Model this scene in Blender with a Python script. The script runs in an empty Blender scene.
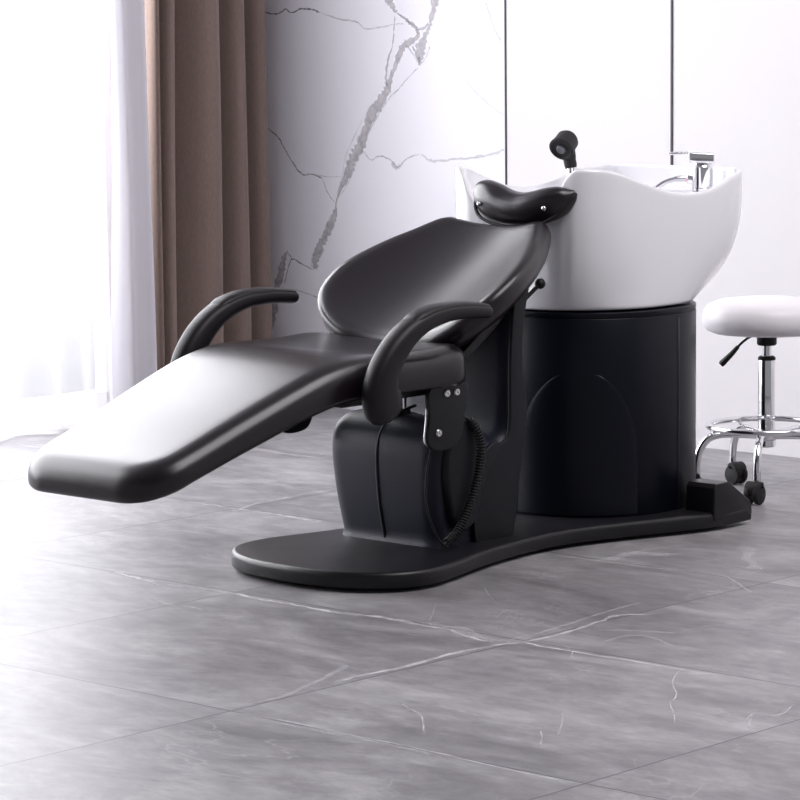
import bpy, bmesh, math, random
from mathutils import Vector, Matrix
random.seed(7)
PI = math.pi
COL = bpy.context.scene.collection

# ------------------------------------------------------------------ helpers
def smooth(o, on=True, angle=None):
    for p in o.data.polygons: p.use_smooth = on
    if on and angle:
        o.data.update()
        try: o.data.set_sharp_from_angle(angle=math.radians(angle))
        except Exception: pass
    return o

def link(name, verts, faces, mats, parent=None, sm=True, angle=None, loc=None, fmats=None, subd=0):
    me = bpy.data.meshes.new(name)
    me.from_pydata([tuple(v) for v in verts], [], faces)
    bm = bmesh.new(); bm.from_mesh(me)
    bmesh.ops.recalc_face_normals(bm, faces=bm.faces)
    bm.to_mesh(me); bm.free()
    if not isinstance(mats, (list, tuple)): mats = [mats]
    for m in mats: me.materials.append(m)
    if fmats:
        for p, k in zip(me.polygons, fmats): p.material_index = k
    o = bpy.data.objects.new(name, me); COL.objects.link(o)
    if parent: o.parent = parent
    if loc: o.location = loc
    smooth(o, sm, angle)
    if subd:
        s = o.modifiers.new('subd', 'SUBSURF'); s.levels = subd; s.render_levels = subd
    return o

def empty(name, loc=(0, 0, 0), rz=0):
    o = bpy.data.objects.new(name, None); COL.objects.link(o)
    o.location = loc; o.rotation_euler = (0, 0, rz); o.empty_display_size = .1
    return o

def tag(o, label=None, cat=None, group=None, kind=None):
    if label: o['label'] = label
    if cat: o['category'] = cat
    if group: o['group'] = group
    if kind: o['kind'] = kind
    return o

class MB:
    def __init__(s): s.v = []; s.f = []; s.m = []
    def add(s, v, f, k=0):
        n = len(s.v); s.v += [tuple(a) for a in v]
        s.f += [[i + n for i in q] for q in f]; s.m += [k] * len(f)
        return s
    def build(s, name, mats, parent=None, **kw):
        return link(name, s.v, s.f, mats, parent, fmats=s.m if any(s.m) else None, **kw)

def loops(ls, closed=True, cap0=True, cap1=True):
    """a skin over a list of vertex loops"""
    v = [p for l in ls for p in l]; n = len(ls[0]); f = []
    for i in range(len(ls) - 1):
        for j in range(n if closed else n - 1):
            k = (j + 1) % n
            f.append([i * n + j, i * n + k, (i + 1) * n + k, (i + 1) * n + j])
    if cap0: f.append(list(range(n))[::-1])
    if cap1: f.append([(len(ls) - 1) * n + j for j in range(n)])
    return v, f

def lathe(prof, n=32, c=(0, 0, 0), cap0=True, cap1=True):
    ls = [[(c[0] + r * math.cos(2 * PI * j / n), c[1] + r * math.sin(2 * PI * j / n), c[2] + z) for j in range(n)] for r, z in prof]
    return loops(ls, True, cap0, cap1)

def xform(vf, M):
    return [tuple(M @ Vector(p)) for p in vf[0]], vf[1]

def aim(p, d, up=(0, 0, 1)):
    """matrix that stands local z along d at p"""
    q = Vector(d).normalized().to_track_quat('Z', 'Y')
    return Matrix.Translation(p) @ q.to_matrix().to_4x4()

def box(c, s, b=0.004, M=None):
    """bevelled box as loops in z"""
    x, y, z = s[0] / 2, s[1] / 2, s[2] / 2
    b = min(b, x * .98, y * .98, z * .98)
    def ring(ix, h):
        out = []
        X, Y = x - ix, y - ix
        rb = max(b - ix, b * .3)
        for q, (sx, sy) in enumerate(((1, 1), (-1, 1), (-1, -1), (1, -1))):
            for a in (0, 1, 2, 3):
                t = q * PI / 2 + a * PI / 6
                out.append((sx * (X - rb) + rb * math.cos(t), sy * (Y - rb) + rb * math.sin(t), h))
        return out
    ls = []
    for a in range(4):
        t = a * PI / 6; ls.append(ring(b * (1 - math.sin(t)), -z + b * (1 - math.cos(t))))
    for a in range(3, -1, -1):
        t = a * PI / 6; ls.append(ring(b * (1 - math.sin(t)), z - b * (1 - math.cos(t))))
    vf = loops(ls)
    MM = Matrix.Translation(c) @ (M or Matrix())
    return xform(vf, MM)

def cat(pts, n=8, closed=False):
    """Catmull-Rom through tuples of any length"""
    out = []; N = len(pts)
    rng = range(N if closed else N - 1)
    for i in rng:
        if closed: a, b, c, d = pts[(i - 1) % N], pts[i], pts[(i + 1) % N], pts[(i + 2) % N]
        else: a, b, c, d = pts[max(i - 1, 0)], pts[i], pts[i + 1], pts[min(i + 2, N - 1)]
        for k in range(n):
            t = k / n
            out.append(tuple(.5 * (2 * q + (r - p) * t + (2 * p - 5 * q + 4 * r - s) * t * t + (3 * q - p - 3 * r + s) * t ** 3) for p, q, r, s in zip(a, b, c, d)))
    if not closed: out.append(tuple(pts[-1]))
    return out

def tube(path, r, n=12, closed=False, side=None, power=2.0, cap=True):
    """tube along path; r = number, or list of (ra, rb); side = fixed side axis for ra"""
    P = [Vector(p[:3]) for p in path]; N = len(P); ls = []
    prev = None
    for i in range(N):
        if closed: t = P[(i + 1) % N] - P[i - 1]
        else: t = P[min(i + 1, N - 1)] - P[max(i - 1, 0)]
        t.normalize()
        if side is not None: a = Vector(side)
        else:
            a = prev if prev is not None else (Vector((0, 0, 1)) if abs(t.z) < .9 else Vector((1, 0, 0)))
        a = (a - t * a.dot(t)).normalized(); prev = a
        b = t.cross(a)
        rr = r[i] if isinstance(r, (list, tuple)) else r
        if not isinstance(rr, (list, tuple)): rr = (rr, rr)
        l = []
        for j in range(n):
            th = 2 * PI * j / n; c, s = math.cos(th), math.sin(th)
            c = math.copysign(abs(c) ** (2 / power), c); s = math.copysign(abs(s) ** (2 / power), s)
            l.append(tuple(P[i] + a * (rr[0] * c) + b * (rr[1] * s)))
        ls.append(l)
    if closed:
        ls.append(ls[0]); return loops(ls, True, False, False)
    return loops(ls, True, cap, cap)

def inset(outl, d):
    n = len(outl); A = sum(outl[i][0] * outl[(i + 1) % n][1] - outl[(i + 1) % n][0] * outl[i][1] for i in range(n))
    sg = 1 if A > 0 else -1; out = []
    for i in range(n):
        a, b = outl[i - 1], outl[(i + 1) % n]
        tx, ty = b[0] - a[0], b[1] - a[1]; L = math.hypot(tx, ty) or 1
        out.append((outl[i][0] - sg * ty / L * d, outl[i][1] + sg * tx / L * d))
    return out

def slab(outl, z0, z1, r=.006, ax='Z', rb=None, steps=5):
    """outline extruded with rounded edges; ax='X' reads the outline as (y, z) and z0..z1 as x"""
    ls = []
    rb = r if rb is None else rb
    def put(o, h):
        return [(p[0], p[1], h) if ax == 'Z' else (h, p[0], p[1]) for p in o]
    for a in range(steps):
        t = a / (steps - 1) * PI / 2; ls.append(put(inset(outl, rb * (1 - math.sin(t))), z0 + rb * (1 - math.cos(t))))
    for a in range(steps - 1, -1, -1):
        t = a / (steps - 1) * PI / 2; ls.append(put(inset(outl, r * (1 - math.sin(t))), z1 - r * (1 - math.cos(t))))
    return loops(ls)

def interp(x, tab):
    """smooth (monotone-ish) table look-up"""
    if x <= tab[0][0]: return tab[0][1]
    if x >= tab[-1][0]: return tab[-1][1]
    for i in range(len(tab) - 1):
        if tab[i][0] <= x <= tab[i + 1][0]:
            x0, y0 = tab[i]; x1, y1 = tab[i + 1]
            def sl(k):
                if k <= 0 : return (tab[1][1] - tab[0][1]) / (tab[1][0] - tab[0][0])
                if k >= len(tab) - 1: return (tab[-1][1] - tab[-2][1]) / (tab[-1][0] - tab[-2][0])
                return (tab[k + 1][1] - tab[k - 1][1]) / (tab[k + 1][0] - tab[k - 1][0])
            h = x1 - x0; t = (x - x0) / h; m0, m1 = sl(i) * h, sl(i + 1) * h
            return (2*t**3 - 3*t*t + 1) * y0 + (t**3 - 2*t*t + t) * m0 + (-2*t**3 + 3*t*t) * y1 + (t**3 - t*t) * m1

# ------------------------------------------------------------------ materials
def mat(name, col, rough=.5, metal=0, spec=.5, coat=0, coat_rough=.05, bump=None, rvar=None, sheen=0, cvar=None, trans=0):
    m = bpy.data.materials.new(name); m.use_nodes = True
    nt = m.node_tree; b = nt.nodes['Principled BSDF']
    b.inputs['Base Color'].default_value = (*col, 1); b.inputs['Roughness'].default_value = rough
    b.inputs['Metallic'].default_value = metal; b.inputs['Specular IOR Level'].default_value = spec
    b.inputs['Coat Weight'].default_value = coat; b.inputs['Coat Roughness'].default_value = coat_rough
    if sheen: b.inputs['Sheen Weight'].default_value = sheen
    tc = nt.nodes.new('ShaderNodeTexCoord')
    if bump:
        n = nt.nodes.new('ShaderNodeTexNoise'); n.inputs['Scale'].default_value = bump[0]; n.inputs['Detail'].default_value = 3
        bp = nt.nodes.new('ShaderNodeBump'); bp.inputs['Strength'].default_value = bump[1]; bp.inputs['Distance'].default_value = bump[2]
        nt.links.new(tc.outputs['Object'], n.inputs['Vector']); nt.links.new(n.outputs['Fac'], bp.inputs['Height']); nt.links.new(bp.outputs['Normal'], b.inputs['Normal'])
    if rvar:
        n = nt.nodes.new('ShaderNodeTexNoise'); n.inputs['Scale'].default_value = rvar[0]; n.inputs['Detail'].default_value = 4
        r = nt.nodes.new('ShaderNodeMapRange'); r.inputs['To Min'].default_value = rvar[1]; r.inputs['To Max'].default_value = rvar[2]
        nt.links.new(tc.outputs['Object'], n.inputs['Vector']); nt.links.new(n.outputs['Fac'], r.inputs['Value']); nt.links.new(r.outputs['Result'], b.inputs['Roughness'])
    if cvar:
        n = nt.nodes.new('ShaderNodeTexNoise'); n.inputs['Scale'].default_value = cvar[0]; n.inputs['Detail'].default_value = 5
        x = nt.nodes.new('ShaderNodeMix'); x.data_type = 'RGBA'
        x.inputs['A'].default_value = (*col, 1); x.inputs['B'].default_value = (*cvar[1], 1)
        nt.links.new(tc.outputs['Object'], n.inputs['Vector']); nt.links.new(n.outputs['Fac'], x.inputs['Factor']); nt.links.new(x.outputs['Result'], b.inputs['Base Color'])
    return m

M = {}
M['leather'] = mat('black leather', (.0080, .0048, .0075), .30, spec=.56, bump=(260, .10, .001), rvar=(5, .275, .325))
M['armleather'] = mat('arm leather', (.0075, .006, .0078), .43, spec=.30, bump=(420, .25, .001))
M['plastic'] = mat('textured black plastic', (.006, .0065, .010), .5, spec=.28, bump=(520, .28, .001))
M['pedestal'] = mat('grained black shell', (.009, .0105, .022), .46, spec=.36, bump=(330, .35, .0012))
M['cabinet'] = mat('satin black shell', (.0035, .0045, .009), .34, spec=.20, bump=(420, .12, .0008))
M['base'] = mat('satin black board', (.008, .0075, .010), .36, spec=.34, bump=(300, .15, .0008), rvar=(7, .32, .42))
M['black'] = mat('black metal', (.006, .006, .007), .45, spec=.3)
M['rubber'] = mat('black rubber', (.011, .010, .0115), .6, spec=.35)
M['chrome'] = mat('chrome', (.86, .86, .88), .07, 1)
M['steel'] = mat('brushed steel', (.72, .72, .74), .25, 1)
M['ceramic'] = mat('white ceramic', (.84, .835, .865), .16, spec=.6, coat=.6, coat_rough=.04)
M['whiteleather'] = mat('white leather', (.86, .83, .86), .38, spec=.5, bump=(200, .06, .001))
M['red'] = mat('red marking', (.6, .05, .04), .4)
M['seam'] = mat('shadow gap trim', (.03, .03, .035), .5)
M['wheelgrey'] = mat('grey wheel cap', (.10, .10, .115), .35)

# fabric of the heavy curtain
def fabric():
    m = mat('brown curtain cloth', (.235, .172, .150), .85, spec=.15, sheen=.25)
    nt = m.node_tree; b = nt.nodes['Principled BSDF']; tc = nt.nodes.new('ShaderNodeTexCoord')
    mp = nt.nodes.new('ShaderNodeMapping'); mp.inputs['Scale'].default_value = (1, 1, .25)
    n = nt.nodes.new('ShaderNodeTexNoise'); n.inputs['Scale'].default_value = 260; n.inputs['Detail'].default_value = 4
    x = nt.nodes.new('ShaderNodeMix'); x.data_type = 'RGBA'; x.inputs['A'].default_value = (.185, .134, .112, 1); x.inputs['B'].default_value = (.29, .216, .186, 1)
    nt.links.new(tc.outputs['Object'], mp.inputs['Vector']); nt.links.new(mp.outputs['Vector'], n.inputs['Vector'])
    nt.links.new(n.outputs['Fac'], x.inputs['Factor']); nt.links.new(x.outputs['Result'], b.inputs['Base Color'])
    bp = nt.nodes.new('ShaderNodeBump'); bp.inputs['Strength'].default_value = .3; bp.inputs['Distance'].default_value = .001
    nt.links.new(n.outputs['Fac'], bp.inputs['Height']); nt.links.new(bp.outputs['Normal'], b.inputs['Normal'])
    return m
M['drape'] = fabric()

def sheer_mat(name, clear, col, thru=.5):
    m = bpy.data.materials.new(name); m.use_nodes = True; nt = m.node_tree
    b = nt.nodes['Principled BSDF']; b.inputs['Base Color'].default_value = (*col, 1); b.inputs['Roughness'].default_value = .8
    b.inputs['Specular IOR Level'].default_value = .1
    tl = nt.nodes.new('ShaderNodeBsdfTranslucent'); tl.inputs['Color'].default_value = (*col, 1)
    tp = nt.nodes.new('ShaderNodeBsdfTransparent')
    a = nt.nodes.new('ShaderNodeMixShader'); a.inputs[0].default_value = thru
    c = nt.nodes.new('ShaderNodeMixShader'); c.inputs[0].default_value = clear
    out = nt.nodes['Material Output']
    nt.links.new(b.outputs[0], a.inputs[1]); nt.links.new(tl.outputs[0], a.inputs[2])
    nt.links.new(a.outputs[0], c.inputs[1]); nt.links.new(tp.outputs[0], c.inputs[2]); nt.links.new(c.outputs[0], out.inputs[0])
    return m
M['lining'] = sheer_mat('satin voile', .0, (.64, .62, .66), .03)
M['sheer'] = sheer_mat('sheer voile', .48, (.90, .90, .93))

def wall_mat(name, col, col2, rough, sc):
    return mat(name, col, rough, spec=.4, cvar=(sc, col2))
M['marble'] = wall_mat('white marble', (.80, .79, .83), (.75, .74, .78), .30, 1.6)
M['panel'] = wall_mat('white plaster panel', (.81, .785, .80), (.785, .76, .775), .55, 3.0)
M['paint'] = mat('white paint', (.80, .79, .81), .8)
M['ceiling'] = mat('matt ceiling paint', (.26, .25, .27), .9)

def vein_mat(name, col, k, rough, sc):
    """colour of a vein in stone; the mesh attribute 'vein' fades it at its borders"""
    m = bpy.data.materials.new(name); m.use_nodes = True; nt = m.node_tree
    b = nt.nodes['Principled BSDF']; b.inputs['Roughness'].default_value = rough; b.inputs['Base Color'].default_value = (*col, 1)
    at = nt.nodes.new('ShaderNodeAttribute'); at.attribute_name = 'vein'
    tc = nt.nodes.new('ShaderNodeTexCoord'); n = nt.nodes.new('ShaderNodeTexNoise'); n.inputs['Scale'].default_value = sc; n.inputs['Detail'].default_value = 6
    r = nt.nodes.new('ShaderNodeMapRange'); r.inputs['From Min'].default_value = .38; r.inputs['From Max'].default_value = .62; r.inputs['To Min'].default_value = .6
    mu = nt.nodes.new('ShaderNodeMath'); mu.operation = 'MULTIPLY'; m2 = nt.nodes.new('ShaderNodeMath'); m2.operation = 'MULTIPLY'; m2.inputs[1].default_value = k
    tp = nt.nodes.new('ShaderNodeBsdfTransparent'); mx = nt.nodes.new('ShaderNodeMixShader')
    L = nt.links.new
    L(tc.outputs['Object'], n.inputs['Vector']); L(n.outputs['Fac'], r.inputs['Value']); L(r.outputs['Result'], mu.inputs[0]); L(at.outputs['Fac'], mu.inputs[1])
    L(mu.outputs[0], m2.inputs[0]); L(m2.outputs[0], mx.inputs[0]); L(tp.outputs[0], mx.inputs[1]); L(b.outputs[0], mx.inputs[2]); L(mx.outputs[0], nt.nodes['Material Output'].inputs[0])
    return m
M['vein'] = vein_mat('grey marble vein', (.50, .47, .49), .85, .32, 60)
M['veinline'] = vein_mat('dark marble vein line', (.22, .20, .22), .8, .32, 45)
M['floorvein'] = vein_mat('pale floor vein', (.86, .84, .86), 1.0, .28, 22)

TILE = .7979; TX = .8268; TY = -.5174       # side of a floor tile and where its joints run
def floor_mat():
    m = bpy.data.materials.new('grey marble tiles'); m.use_nodes = True; nt = m.node_tree; L = nt.links.new
    N = nt.nodes.new; b = nt.nodes['Principled BSDF']
    tc = N('ShaderNodeTexCoord'); sep = N('ShaderNodeSeparateXYZ'); L(tc.outputs['Object'], sep.inputs[0])
    def math_(op, a, bb=None, cc=None):
        q = N('ShaderNodeMath'); q.operation = op
        for k, x in enumerate((a, bb, cc)):
            if x is None: continue
            if isinstance(x, (int, float)): q.inputs[k].default_value = x
            else: L(x, q.inputs[k])
        return q.outputs[0]
    def joint(s, off):
        a = math_('SUBTRACT', s, off); a = math_('DIVIDE', a, TILE)
        cell = math_('FLOOR', a); fr = math_('SUBTRACT', a, cell)
        d = math_('MINIMUM', fr, math_('SUBTRACT', 1.0, fr))
        return cell, math_('LESS_THAN', math_('MULTIPLY', d, TILE), .0019)
    cx, jx = joint(sep.outputs[0], TX); cy, jy = joint(sep.outputs[1], TY)
    j = math_('MAXIMUM', jx, jy)
    comb = N('ShaderNodeCombineXYZ'); L(math_('MULTIPLY', cx, 7.31), comb.inputs[0]); L(math_('MULTIPLY', cy, 3.77), comb.inputs[1]); L(math_('MULTIPLY', math_('ADD', cx, cy), 1.7), comb.inputs[2])
    add = N('ShaderNodeVectorMath'); add.operation = 'ADD'; L(tc.outputs['Object'], add.inputs[0]); L(comb.outputs[0], add.inputs[1])
    # cloudy streaks lying across the view of the tile
    mp = N('ShaderNodeMapping'); mp.inputs['Rotation'].default_value = (0, 0, .74); mp.inputs['Scale'].default_value = (1.0, 1.9, 1); L(add.outputs[0], mp.inputs['Vector'])
    n1 = N('ShaderNodeTexNoise'); n1.inputs['Scale'].default_value = 2.2; n1.inputs['Detail'].default_value = 9; n1.inputs['Roughness'].default_value = .70; n1.inputs['Distortion'].default_value = .6; L(mp.outputs[0], n1.inputs['Vector'])
    cr = N('ShaderNodeValToRGB'); e = cr.color_ramp.elements
    e[0].position = .33; e[0].color = (.170, .163, .171, 1); e[1].position = .68; e[1].color = (.395, .385, .394, 1)
    x = cr.color_ramp.elements.new(.5); x.color = (.258, .248, .258, 1); L(n1.outputs['Fac'], cr.inputs[0])
    # thin pale veins: thin bands of a distorted noise
    def veins(scale, width, seed, rot, sc):
        mq = N('ShaderNodeMapping'); mq.inputs['Location'].default_value = (seed, seed * .7, 0); mq.inputs['Rotation'].default_value = (0, 0, rot); mq.inputs['Scale'].default_value = sc; L(add.outputs[0], mq.inputs['Vector'])
        nn = N('ShaderNodeTexNoise'); nn.inputs['Scale'].default_value = scale; nn.inputs['Detail'].default_value = 5; nn.inputs['Roughness'].default_value = .55; nn.inputs['Distortion'].default_value = .5; L(mq.outputs[0], nn.inputs['Vector'])
        d = math_('ABSOLUTE', math_('SUBTRACT', nn.outputs['Fac'], .5))
        mr = N('ShaderNodeMapRange'); mr.inputs['From Min'].default_value = 0; mr.inputs['From Max'].default_value = width; mr.inputs['To Min'].default_value = 1; mr.inputs['To Max'].default_value = 0; L(d, mr.inputs['Value'])
        return mr.outputs['Result']
    v1 = veins(1.5, .006, 3.1, .3, (1, 1.3, 1)); v2 = veins(3.2, .007, 9.4, 1.2, (1, 1, 1))
    n3 = N('ShaderNodeTexNoise'); n3.inputs['Scale'].default_value = 3; n3.inputs['Detail'].default_value = 3; L(add.outputs[0], n3.inputs['Vector'])
    gate = N('ShaderNodeMapRange'); gate.inputs['From Min'].default_value = .48; gate.inputs['From Max'].default_value = .66; L(n3.outputs['Fac'], gate.inputs['Value'])
    vv = math_('MULTIPLY', math_('MAXIMUM', v1, math_('MULTIPLY', v2, .7)), gate.outputs['Result']); vv = math_('MULTIPLY', vv, .3)
    m4 = N('ShaderNodeMapping'); m4.inputs['Rotation'].default_value = (0, 0, .74); m4.inputs['Scale'].default_value = (1.0, 2.0, 1); L(add.outputs[0], m4.inputs['Vector'])
    n4 = N('ShaderNodeTexNoise'); n4.inputs['Scale'].default_value = 13; n4.inputs['Detail'].default_value = 6; n4.inputs['Roughness'].default_value = .65; L(m4.outputs[0], n4.inputs['Vector'])
    r4 = N('ShaderNodeMapRange'); r4.inputs['From Min'].default_value = .30; r4.inputs['From Max'].default_value = .70; r4.inputs['To Min'].default_value = .82; r4.inputs['To Max'].default_value = 1.18; L(n4.outputs['Fac'], r4.inputs['Value'])
    sc4 = N('ShaderNodeVectorMath'); sc4.operation = 'SCALE'; L(cr.outputs[0], sc4.inputs[0]); L(r4.outputs['Result'], sc4.inputs['Scale'])
    mx = N('ShaderNodeMix'); mx.data_type = 'RGBA'; L(vv, mx.inputs['Factor']); L(sc4.outputs[0], mx.inputs['A']); mx.inputs['B'].default_value = (.60, .58, .60, 1)
    mj = N('ShaderNodeMix'); mj.data_type = 'RGBA'; L(math_('MULTIPLY', j, .95), mj.inputs['Factor']); L(mx.outputs['Result'], mj.inputs['A']); mj.inputs['B'].default_value = (.10, .09, .10, 1)
    L(mj.outputs['Result'], b.inputs['Base Color'])
    rr = N('ShaderNodeMapRange'); rr.inputs['To Min'].default_value = .34; rr.inputs['To Max'].default_value = .48; L(n1.outputs['Fac'], rr.inputs['Value']); L(rr.outputs['Result'], b.inputs['Roughness'])
    bp = N('ShaderNodeBump'); bp.inputs['Strength'].default_value = .35; bp.inputs['Distance'].default_value = .0015
    h = math_('SUBTRACT', math_('MULTIPLY', n1.outputs['Fac'], .25), j); L(h, bp.inputs['Height']); L(bp.outputs['Normal'], b.inputs['Normal'])
    b.inputs['Specular IOR Level'].default_value = .28
    return m
M['floor'] = floor_mat()

# ------------------------------------------------------------------ camera
PITCH, ROLL, YAW = .1238, -.0095, -.741
cam_loc = Vector((4.63334, -5.82686, 1.20713))
def cam_axes():
    cp, sp = math.cos(PITCH), math.sin(PITCH); c, s = math.cos(ROLL), math.sin(ROLL)
    R0, F, U0 = Vector((1, 0, 0)), Vector((0, cp, -sp)), Vector((0, sp, cp))
    R, U = c * R0 + s * U0, -s * R0 + c * U0
    X = Vector((math.cos(YAW), math.sin(YAW), 0)); Y = Vector((-math.sin(YAW), math.cos(YAW), 0)); Z = Vector((0, 0, 1))
    w = lambda v: Vector((v.dot(X), v.dot(Y), v.dot(Z)))
    return w(R), w(U), w(F)
R, U, F = cam_axes()
cd = bpy.data.cameras.new('camera'); cam = bpy.data.objects.new('camera', cd); COL.objects.link(cam)
cam.matrix_world = Matrix(((R.x, U.x, -F.x, cam_loc.x), (R.y, U.y, -F.y, cam_loc.y), (R.z, U.z, -F.z, cam_loc.z), (0, 0, 0, 1)))
cd.sensor_width = 36; cd.lens = 3090 / 800 * 36; cd.clip_end = 100
bpy.context.scene.camera = cam

# ------------------------------------------------------------------ the room
XL, YB, HC = -2.42, 1.06, 3.15           # window wall, back wall, ceiling
XR, YF = 6.2, -7.2
def struct(o): o['kind'] = 'structure'; return o

# floor: one board with the larger pale veins inlaid in its surface
def ribbon(mb, att, pts, w, to3, k, strength=1.0, jag=.3, n=5):
    """a vein along pts (2D, metres on the surface), three rows wide, ragged"""
    if len(pts[0]) == 2: pts = [(*p, w) for p in pts]
    P = cat(pts, n); m = len(P); rows = []
    for i, (x, y, ww) in enumerate(P):
        a, b = P[max(i - 1, 0)], P[min(i + 1, m - 1)]
        tx, ty = b[0] - a[0], b[1] - a[1]; l = math.hypot(tx, ty) or 1; nx, ny = -ty / l, tx / l
        q = ww * (1 + random.uniform(-jag, jag)); off = ww * random.uniform(-jag, jag)
        rows.append([(x + nx * (off + q * s), y + ny * (off + q * s)) for s in (-1, -.55, .55, 1)])
    v = [to3(*p) for r in rows for p in r]; f = []
    for i in range(m - 1):
        for j in range(3): f.append([i * 4 + j, i * 4 + j + 1, i * 4 + j + 5, i * 4 + j + 4])
    mb.add(v, f, k)
    for i in range(m):
        e = min(1, i / 2, (m - 1 - i) / 2) * strength
        att += [0, e, e, 0]

def set_vein(o, att):
    a = o.data.attributes.new('vein', 'FLOAT', 'POINT')
    for i, v in enumerate(att): a.data[i].value = v

mb = MB(); att = []
mb.add([(XL - .15, YF, 0), (XR, YF, 0), (XR, YB + .1, 0), (XL - .15, YB + .1, 0), (XL - .15, YF, -.1), (XR, YF, -.1), (XR, YB + .1, -.1), (XL - .15, YB + .1, -.1)],
       [[0, 1, 2, 3], [7, 6, 5, 4], [0, 4, 5, 1], [1, 5, 6, 2], [2, 6, 7, 3], [3, 7, 4, 0]]); att += [0] * 8
FL = lambda x, y: (x, y, .0004)
FLOOR_VEINS = [([(-0.364, -1.315), (-0.285, -1.329), (-0.161, -1.35), (-0.064, -1.33), (0.068, -1.34)], 0.012, 0.7), ([(-0.198, -1.35), (-0.094, -1.34), (0.011, -1.329), (0.119, -1.341), (0.211, -1.337), (0.32, -1.345), (0.381, -1.336), (0.465, -1.321), (0.567, -1.33), (0.633, -1.328), (0.723, -1.356), (0.785, -1.368)], 0.009, 0.75), ([(0.547, -1.307), (0.619, -1.313), (0.67, -1.311), (0.772, -1.354), (0.817, -1.316)], 0.016, 0.35), ([(0.785, -1.368), (0.829, -1.331), (0.897, -1.337), (1.031, -1.335), (1.148, -1.332), (1.316, -1.34)], 0.005, 0.7), ([(0.804, -1.824), (0.803, -1.757), (0.813, -1.658), (0.808, -1.568), (0.804, -1.464), (0.818, -1.378), (0.838, -1.311), (0.839, -1.221), (0.824, -1.077), (0.808, -1.009), (0.858, -0.941)], 0.008, 0.65), ([(0.811, -2.076), (0.815, -1.978), (0.78, -1.866), (0.744, -1.761), (0.716, -1.692)], 0.008, 0.3), ([(0.817, -1.465), (0.802, -1.329), (0.803, -1.239), (0.786, -1.109), (0.767, -0.989), (0.762, -0.868)], 0.005, 0.5), ([(0.875, -1.14), (0.937, -1.102), (1.03, -1.063)], 0.005, 0.4), ([(0.96, -1.247), (0.949, -1.156), (0.993, -1.132), (1.094, -1.185)], 0.005, 0.3), ([(0.39, -0.55), (0.389, -0.402), (0.479, -0.379)], 0.02, 0.4), ([(0.28, -0.542), (0.389, -0.535), (0.496, -0.528), (0.626, -0.517)], 0.006, 0.5), ([(0.383, -0.491), (0.38, -0.342), (0.41, -0.3)], 0.006, 0.5), ([(1.223, -1.338), (1.275, -1.43), (1.347, -1.511), (1.382, -1.576), (1.425, -1.622), (1.487, -1.7)], 0.0016, 0.7), ([(1.565, -1.605), (1.538, -1.548), (1.608, -1.656)], 0.0016, 0.6), ([(1.57, -1.551), (1.577, -1.505), (1.55, -1.445)], 0.0018, 0.6), ([(1.005, -1.871), (1.065, -1.904), (1.097, -1.918), (1.142, -1.96), (1.203, -2.026)], 0.0016, 0.7), ([(0.436, -1.137), (0.484, -1.195), (0.548, -1.279), (0.553, -1.302)], 0.0018, 0.5), ([(0.598, -1.101), (0.616, -1.142), (0.649, -1.196)], 0.0018, 0.5), ([(0.398, -0.935), (0.455, -0.992), (0.524, -1.05)], 0.0016, 0.4), ([(0.838, -2.115), (0.966, -2.108), (1.112, -2.112), (1.226, -2.11), (1.34, -2.114), (1.477, -2.123), (1.614, -2.126)], 0.003, 0.75), ([(0.85, -2.126), (1.03, -2.123), (1.186, -2.116), (1.328, -2.125)], 0.01, 0.25), ([(-1.495, 0.244), (-1.398, 0.245), (-1.287, 0.232), (-1.195, 0.256)], 0.008, 0.5), ([(-0.796, -0.539), (-0.705, -0.525), (-0.594, -0.533), (-0.465, -0.544)], 0.008, 0.7), ([(-0.742, -0.575), (-0.792, -0.413), (-0.793, -0.33), (-0.801, -0.231), (-0.787, -0.134)], 0.006, 0.5), ([(-0.965, -0.532), (-0.902, -0.523), (-0.79, -0.534)], 0.007, 0.4), ([(-1.169, -0.265), (-1.074, -0.211), (-0.988, -0.187)], 0.006, 0.4), ([(1.269, -1.743), (1.317, -1.794), (1.381, -1.885)], 0.0018, 0.5), ([(1.325, -1.865), (1.384, -1.931), (1.411, -1.973)], 0.0016, 0.6), ([(0.706, -0.498), (0.8, -0.573), (0.874, -0.631)], 0.004, 0.35), ([(0.514, -0.163), (0.635, -0.317), (0.743, -0.421)], 0.02, 0.25), ([(0.889, -1.282), (0.966, -1.34), (1.019, -1.416)], 0.0016, 0.3), ([(-0.062, -1.477), (0.011, -1.503), (0.059, -1.491), (0.138, -1.51)], 0.006, 0.4)]
for pts, w, st in FLOOR_VEINS: ribbon(mb, att, pts, w, FL, 1, st, .45)
floor = mb.build('floor', [M['floor'], M['floorvein']], sm=False); set_vein(floor, att); struct(floor)
for p in floor.data.polygons:
    if p.material_index == 1 and p.normal.z < 0: p.flip()

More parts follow.
